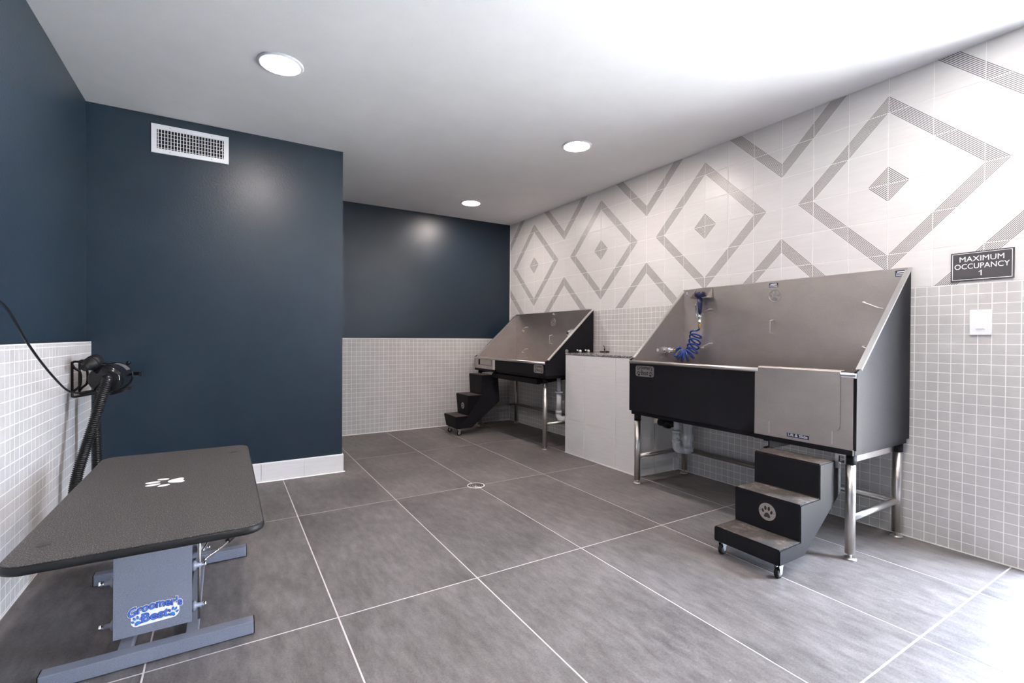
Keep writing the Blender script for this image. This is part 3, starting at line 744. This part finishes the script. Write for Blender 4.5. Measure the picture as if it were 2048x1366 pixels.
for x in (3.045, 3.150):
    v_ = MB().lathe((x, B['y0'], .975), (0, -1, 0), [(0, .014), (.006, .014), (.010, .010), (.035, .010)], 16)
    v_.tube([(x, B['y0'] - .030, .977), (x - .022, B['y0'] - .036, .984), (x - .045, B['y0'] - .038, .978)], .007, 10).obj('lever_tap', 'chrome', tubB)
    MB().lathe((x + .010, B['y0'] - .034, .972), (0, -1, 0), [(-.012, .008), (-.006, .014), (.004, .014), (.010, .008)], 16).obj('tap_cap', 'plate_white', tubB)
MB().lathe((2.908, B['y0'] - .0001, .972), (0, -1, 0), [(0, .019), (.004, .019), (.006, .015)], 20).obj('hole_cap', 'tube', tubB)

# ================================================================== GRANITE COUNTER AND FITTING
ct = MB().bbox(PX - .002, XR - .002, PY0 + .002, PY1 + .002, PZ + .0005, PZ + .018, .002).obj('countertop', 'granite')
tag(ct, 'speckled granite countertop on the white tiled half wall between the tubs', 'countertop')
fy = 3.605
sf = thing('shut_off_fitting', 'small dark fitting with a thin upright stem at the back of the granite counter', 'fitting', (3.255, fy, PZ + .018))
MB().bbox(3.238, 3.272, fy - .050, fy + .050, PZ + .0185, PZ + .034, .002).obj('base', 'ink', sf)
fm = MB()
for k in range(5): fm.lathe((3.238, fy - .036 + k * .018, PZ + .026), (-1, 0, 0), [(0, .005), (.003, .004)], 10)
fm.obj('port', 'tube', sf)
MB().cyl((3.255, fy, PZ + .034), (3.255, fy, PZ + .074), .0035, n=8).lathe((3.255, fy, PZ + .044), (0, 0, 1), [(0, .004), (.004, .008), (.010, .008), (.013, .004)], 10).tube([(3.255, fy, PZ + .072), (3.250, fy + .004, PZ + .082), (3.240, fy + .008, PZ + .090)], .003, 8).obj('stem', 'wire', sf)

# ================================================================== STEPS
def caster(x, y, parent, r=.026, th=.020, top=.07):
    c = MB().lathe((x, y - th / 2, r), (0, 1, 0), [(0, r * .55), (.001, r * .9), (.004, r), (th - .004, r), (th - .001, r * .9), (th, r * .55)], 24).obj('caster_wheel', 'black_rubber', parent)
    MB().lathe((x, y - th / 2 - .0008, r), (0, 1, 0), [(0, r * .25), (.0003, r * .62), (.001, r * .62)], 20).lathe((x, y + th / 2 + .0008, r), (0, -1, 0), [(0, r * .25), (.0003, r * .62), (.001, r * .62)], 20).obj('wheel_hub', 'tube', c)
    f = MB()
    for s in (-1, 1):
        ya = y + s * (th / 2 + .0015)
        f.prism([(x - .006, r - .006), (x + .008, r - .006), (x + .018, top), (x - .018, top)], 'y', ya, ya + s * .002)
    f.box(x - .018, x + .018, y - th / 2 - .0035, y + th / 2 + .0035, top - .003, top).obj('caster_fork', 'chrome', c)
    MB().cyl((x, y, r), (x, y + .0001, r), .001).obj('axle', 'chrome', c) if False else None
def make_steps(label, y0, y1, prof, treads, inset, badge, casters, zc):
    """prof: side outline (x, z, is_foot_of_riser)"""
    xs = [p[0] for p in prof]
    t = thing('pet_steps', label, 'steps', ((min(xs) + max(xs)) / 2, (y0 + y1) / 2, 0), 'black rolling pet steps')
    n = len(prof); vs = []
    for yy, sgn in ((y0, 1), (y1, -1)):
        for x, z, f in prof: vs.append((x, yy + sgn * inset * f, z))
    fs = [list(range(n))[::-1], list(range(n, 2 * n))] + [(i, (i + 1) % n, n + (i + 1) % n, n + i) for i in range(n)]
    m = MB(); m.add(vs, fs)
    me = m.mesh('body')
    bm = bmesh.new(); bm.from_mesh(me)
    bmesh.ops.bevel(bm, geom=[e for e in bm.edges if e.calc_face_angle(0) > .4], offset=.004, segments=2, affect='EDGES')
    bmesh.ops.triangulate(bm, faces=[f for f in bm.faces if len(f.verts) > 4]); bm.to_mesh(me); bm.free()
    link('body', me, 'black', t)
    for xa, xb_, z in treads:
        MB().bbox(xa + .004, xb_ - .001, y0 + .005, y1 - .005, z - .001, z + .0022, .001).obj('tread', 'tread', t)
    bx, by, bz, br = badge
    pl = flat('paw_badge', [ell(0, 0, br, br, 0, 36)], '-x', (bx, by, bz), 'steel', t, .0022)
    flat('paw_mark', paw_polys(br * 1.55), '-x', (bx - .0022, by, bz), 'ink', pl, .0005)
    for s in (-1, 1): flat('screw', [ell(0, 0, .003, .003, 0, 8)], '-x', (bx - .0022, by + s * br * .82, bz), 'chrome', pl, .0012)
    for cx, cy in casters: caster(cx, cy, t, top=zc)
    return t
make_steps('black three-tread rolling steps with hair on the treads, at the nearer tub', 1.213, 1.552,
    [(2.155, .068, 1), (2.155, .140, 0), (2.330, .142, 1), (2.326, .316, 0), (2.500, .319, 1), (2.499, .487, 0), (2.640, .490, 0), (2.706, .470, 0), (2.706, .322, 0), (2.362, .070, 1)],
    [(2.155, 2.330, .141), (2.326, 2.500, .3175), (2.499, 2.630, .4885)], 0.0, (2.3268, 1.374, .238, .043), [(2.186, 1.524), (2.190, 1.238)], .069)
make_steps('black three-tread rolling steps with tapered sides, at the farther tub', 4.855, 5.192,
    [(2.222, .074, 1), (2.200, .211, 0), (2.367, .217, 1), (2.355, .440, 0), (2.529, .446, 1), (2.525, .669, 0), (2.668, .673, 0), (2.739, .657, 0), (2.762, .359, 0), (2.416, .076, 1)],
    [(2.200, 2.367, .214), (2.355, 2.529, .443), (2.525, 2.668, .671)], .022, (2.3595, 5.010, .315, .036), [(2.250, 5.128), (2.254, 4.882)], .076)

# ================================================================== GROOMING TABLE
TX, TY, TZ, TW, TL = -.197, 2.325, .512, .615, 1.300
gt = thing('grooming_table', 'low grooming table with speckled dark rubber top and blue-grey lift base', 'grooming table', (TX, TY, 0))
def slab(name, wd, ln, r, z0, z1, e, mat, parent):
    b = MB(); rings = []
    for z, k in ((z0, e), (z0 + e * .4, e * .3), ((z0 + z1) / 2, 0), (z1 - e * .4, e * .3), (z1, e)):
        rings.append([(TX + x, TY + y, z) for x, y in rounded(wd - 2 * k, ln - 2 * k, r - k, 8)])
    n = len(rings[0]); vs = [p for q in rings for p in q]
    fs = [(i * n + k, i * n + (k + 1) % n, (i + 1) * n + (k + 1) % n, (i + 1) * n + k) for i in range(len(rings) - 1) for k in range(n)]
    b.add(vs, fs, True); b.add(rings[0], [list(range(n))[::-1]]); b.add(rings[-1], [list(range(n))])
    return b.obj(name, mat, parent)
top = slab('table_top', TW, TL, .060, TZ - .027, TZ - .001, .009, 'black_rubber', gt)
slab('rubber_mat', TW - .012, TL - .012, .055, TZ - .002, TZ, .001, 'table_top', top)
# white paw print pointing to the wall
pm = MB()
for q in paw_polys(.150, PI / 2 + .10, TX - .010, TY + .035): pm.prism(q, 'z', TZ, TZ + .0006)
pm.obj('paw_print', 'print_white', top)
for x, y in ((.037, 2.805), (-.437, 1.822)):
    MB().prism(ell(x, y, .017, .017, 0, 20), 'z', TZ, TZ + .0005).obj('post_hole_shade', 'ink', top)  # dark disc on the solid top, painted as the shade in a hole
# base: two floor bars, two long rails
BZ = .050
for y, ln in ((2.012, 0), (2.735, 0)):
    br = MB().bbox(-.492, .092, y - .022, y + .022, .004, BZ, .003).obj('floor_bar', 'grey_paint', gt)
    for x in (-.4935, .0935):
        MB().bbox(x - .0015, x + .0015, y - .022, y + .022, .004, BZ, .001).obj('end_cap', 'black_rubber', br)
    for x in (-.44, .04): MB().cyl((x, y, 0), (x, y, .005), .015, n=14).obj('rubber_foot', 'black_rubber', br)
for x in (-.290, -.100): MB().bbox(x - .019, x + .019, 2.034, 2.713, .010, .046, .003).obj('base_rail', 'grey_paint', gt)
# lift panels
def panel(name, ya, yb_, za, zb_, x0, x1):
    d = V((0, yb_ - ya, zb_ - za)).normalized(); nrm = V((0, -d.z, d.y)) * .010
    q = [(ya, za), (yb_, zb_), (yb_ + nrm.y * -1, zb_ - nrm.z), (ya - nrm.y, za - nrm.z)]
    return MB().prism(q, 'x', x0, x1).obj(name, 'grey_paint', gt)
pa = panel('lift_panel', 2.046, 2.060, .078, .470, -.321, -.101)
panel('lift_panel', 2.640, 2.654, .078, .470, -.321, -.101)
MB().box(-.325, -.097, 2.05, 2.68, TZ - .045, TZ - .027).obj('top_frame', 'grey_paint', gt)
# side rods, pivots and actuator
for x in (-.335, -.085):
    if x > -.2: MB().cyl((x + (.004 if x > -.2 else -.004), 2.10, .056), (x + (.004 if x > -.2 else -.004), 2.10, .468), .0055, n=10).obj('side_rod', 'tube', gt)
for x, s in ((-.088, 1), (-.332, -1)):
    for y, z in ((2.075, .265), (2.075, .118), (2.62, .118), (2.62, .265)):
        pv = MB().lathe((x, y, z), (s, 0, 0), [(-.014, .020), (-.004, .017), (.002, .008), (.022, .008)], 16).obj('pivot', 'grey_paint', gt)
        MB().cyl((x + s * .016, y, z), (x + s * .030, y, z), .0085, n=8).obj('bolt', 'chrome', pv)
MB().cyl((-.21, 2.12, .13), (-.21, 2.58, .36), .022, n=16).obj('actuator', 'black', gt)
# foot pedal rods on the right
MB().tube(smooth_path([(-.075, 2.30, .188), (-.02, 2.39, .188), (.020, 2.46, .196)], 5), .0058, 10).obj('pedal_rod', 'chrome', gt)
MB().tube(smooth_path([(-.08, 2.33, .215), (-.055, 2.40, .235), (-.03, 2.50, .245)], 5), .0058, 10).obj('pedal_rod', 'chrome', gt)
MB().tube(smooth_path([(.010, 2.447, .194), (.035, 2.478, .203), (.058, 2.50, .210), (.072, 2.505, .224)], 5), .0105, 12).obj('pedal_grip', 'black_rubber', gt)
# sticker with arched lettering and paws on the front panel
st = thing('x', '', '', (0, 0, 0)); bpy.data.objects.remove(st)
ang = math.atan2(2.060 - 2.046, .392)
SXc, SZc = -.206, .145
ysurf = 2.046 + (SZc - .078) / .392 * .014 - .0003
def on_panel(me, dz, name, mat, parent):
    m = Matrix.Translation((SXc, ysurf, SZc)) @ Matrix.Rotation(-ang, 4, 'X') @ face_matrix('-y', (0, 0, 0)) @ Matrix.Translation((0, 0, dz))
    return link(name, me, mat, parent, m)
wp = lambda x, y, z: (x, y + .013 * (1 - (x / .075) ** 2) + .04 * x, z)
wq = lambda x, y, z: (x, y + .04 * x, z)
def poly_mesh(polys, th=.0003):
    b = MB()
    for q in polys: b.prism(q, 'z', 0, th)
    return b.mesh('m')
blob = [wq(x, y, 0)[:2] for x, y in rounded(.136, .050, .018, 6, 0, -.012)]
stk = on_panel(poly_mesh([blob], .0004), .0002, 'sticker', 'print_white', pa)
def shift(me, dx, dy):
    for v in me.vertices: v.co.x += dx; v.co.y += dy
    return me
for off, mat, dz in ((.0034, 'print_white', .0004), (.0018, 'sticker_purple', .0009), (0.0002, 'sticker_blue', .0014)):
    on_panel(shift(text_mesh("Groomer's", .039, offset=off, extrude=.0002, fit=.150 + off * 2, warp=wp), 0, .010), dz, 'sticker_lettering', mat, stk)
    on_panel(shift(text_mesh('Best', .040, offset=off, extrude=.0002, fit=.074 + off * 2, warp=wq), 0, -.014), dz, 'sticker_lettering', mat, stk)
for s, rr in ((-1, .3), (1, -.3)):
    on_panel(poly_mesh(paw_polys(.036, rr, s * .051, -.016 + s * .002)), .0012, 'sticker_paw', 'sticker_purple', stk)
    on_panel(poly_mesh(paw_polys(.031, rr, s * .051, -.016 + s * .002)), .0017, 'sticker_paw', 'sticker_blue', stk)

# ================================================================== DRYER ON ITS WALL BRACKET
bkt = thing('wall_bracket', 'black wire bracket fixed to the tiled left wall, holding the dryer', 'bracket', (XLT, 3.655, .75))
for y in (3.575, 3.735):
    xw = XLT + .006
    MB().tube(smooth_path([(xw, y, .775), (xw, y, .935), (xw + .004, y, .950), (xw + .03, y + .001, .951), (xw + .16, y + .003, .925)], 5), .0064, 10).obj('wire_arm', 'wire', bkt)
    MB().tube(smooth_path([(xw, y, .935), (xw + .012, y, .915), (xw + .034, y, .890), (xw + .034, y, .820), (xw + .012, y, .792), (xw, y, .775)], 5), .0064, 10).obj('wire_bow', 'wire', bkt)
    MB().tube(smooth_path([(xw, y, .790), (xw, y, .762), (xw + .004, y, .756), (xw + .03, y, .757), (xw + .17, y, .783)], 5), .0064, 10).obj('wire_arm', 'wire', bkt)
dx, dy, dz, dR = -.574, 3.44, .858, .080
ax = V((.02, 1, -.01)).normalized()
dy_o = thing('pet_dryer', 'glossy black canister pet dryer with corrugated hose on the tiled left wall', 'pet dryer', (dx, 3.6, .75))
MB().lathe((dx, dy, dz), ax, [(0, .0), (0, .030), (.002, .060), (.012, .073), (.03, .0795), (.06, dR), (.30, dR), (.33, .078), (.35, .070), (.362, .05), (.365, 0)], 40).obj('body', 'black_gloss', dy_o)
c0 = V((dx, dy, dz))
MB().lathe(c0 + ax * .285, ax, [(0, dR + .0005), (.004, dR + .004), (.010, dR + .0005)], 40).obj('band', 'black_gloss', dy_o)
pl = []
for k in range(9):
    a = -.25 + .95 * k / 8
    pl.append((sin(a + .35), cos(a + .35)))
lbm = MB(); vs = []
side_v = ax.cross(V((0, 0, 1))).normalized(); up_v = side_v.cross(ax)
for (s_, c_) in pl:
    for q in (.16, .27): vs.append(c0 + ax * q + (side_v * s_ + up_v * c_) * (dR + .0008))
lbm.add(vs, [(2 * k, 2 * k + 1, 2 * k + 3, 2 * k + 2) for k in range(8)], True); lbm.obj('rating_label', 'clear_label', dy_o)
e = c0 + ax * .345
MB().tube([e + side_v * .03 + up_v * .055, e + side_v * .045 + up_v * .072, e + side_v * .055 + up_v * .085], .010, 12).obj('switch_knob', 'black_gloss', dy_o)
MB().box(e.x + .055, e.x + .115, e.y - .02, e.y + .015, e.z + .000, e.z + .020).obj('foot', 'black_gloss', dy_o)
MB().box(e.x + .105, e.x + .118, e.y - .022, e.y + .017, e.z - .008, e.z + .022).obj('foot_pad', 'black_rubber', dy_o)
for k in range(3):
    q = e + V((.015, -.03, -.085 - .007 * k))
    MB().tube([q + V((.055 * cos(a) , .05 * sin(a), .018 * cos(a))) for a in [2 * PI * j / 24 for j in range(24)]], .0035, 8, closed=True).obj('cord_coil', 'wire', dy_o)
# nozzle lying on top
nz = V((-.648, 3.375, .925)); na = V((.26, 1, .34)).normalized()
nzo = MB().lathe(nz, na, [(0, .010), (0, .0165), (.010, .018), (.055, .029), (.057, .036), (.066, .037), (.068, .033), (.076, .033), (.078, .037), (.105, .037), (.107, .034), (.125, .034), (.126, .028), (.127, 0)], 28).obj('nozzle', 'black_rubber', dy_o)
MB().lathe(nz - na * .0008, na, [(0, .0), (0, .0105), (.001, .0105)], 18).obj('bore_shade', 'void_shade', nzo)  # dark disc on the tip, coloured as the shade inside the bore
# corrugated hose: down behind the table and back up
hpts = smooth_path([c0 + ax * .004 + V((.010, 0, 0)), c0 + V((.014, -.030, -.004)), c0 + V((.010, -.050, -.040)), (-.582, 3.375, .74), (-.608, 3.355, .62), (-.640, 3.330, .48), (-.668, 3.310, .34), (-.680, 3.33, .20), (-.664, 3.40, .10), (-.640, 3.50, .12),
                    (-.632, 3.56, .24), (-.632, 3.58, .38), (-.640, 3.60, .52), (-.640, 3.60, .64), (-.625, 3.60, .74), (-.610, 3.60, .785)], 40)
acc = [0.0]
for i in range(1, len(hpts)): acc.append(acc[-1] + (hpts[i] - hpts[i - 1]).length)
out = []; rs = []; j = 0; cnt = int(acc[-1] / .0025)
for i in range(cnt + 1):
    d = acc[-1] * i / cnt
    while j < len(acc) - 2 and acc[j + 1] < d: j += 1
    out.append(hpts[j].lerp(hpts[j + 1], (d - acc[j]) / max(1e-9, acc[j + 1] - acc[j])))
    rs.append(.0262 if i % 4 < 2 else .0208)
MB().tube(out, rs, 14).obj('hose', 'hose', dy_o)
# power cord up to the socket at the left
cpts = smooth_path([(-.766, 2.20, 1.235), (-.735, 2.20, 1.237), (-.700, 2.26, 1.238), (-.680, 2.33, 1.228), (-.672, 2.42, 1.190), (-.668, 2.58, 1.080), (-.662, 2.74, .985), (-.655, 2.92, .895), (-.650, 3.06, .838), (-.648, 3.22, .808), (-.635, 3.38, .800), (-.610, 3.52, .795)], 8)
MB().tube(cpts, .0048, 10).obj('power_cord', 'wire', dy_o)
MB().lathe((-.770, 2.20, 1.235), (1, .05, .02), [(0, .016), (.028, .015), (.042, .009), (.055, .0065)], 14).obj('plug', 'black_rubber', dy_o)
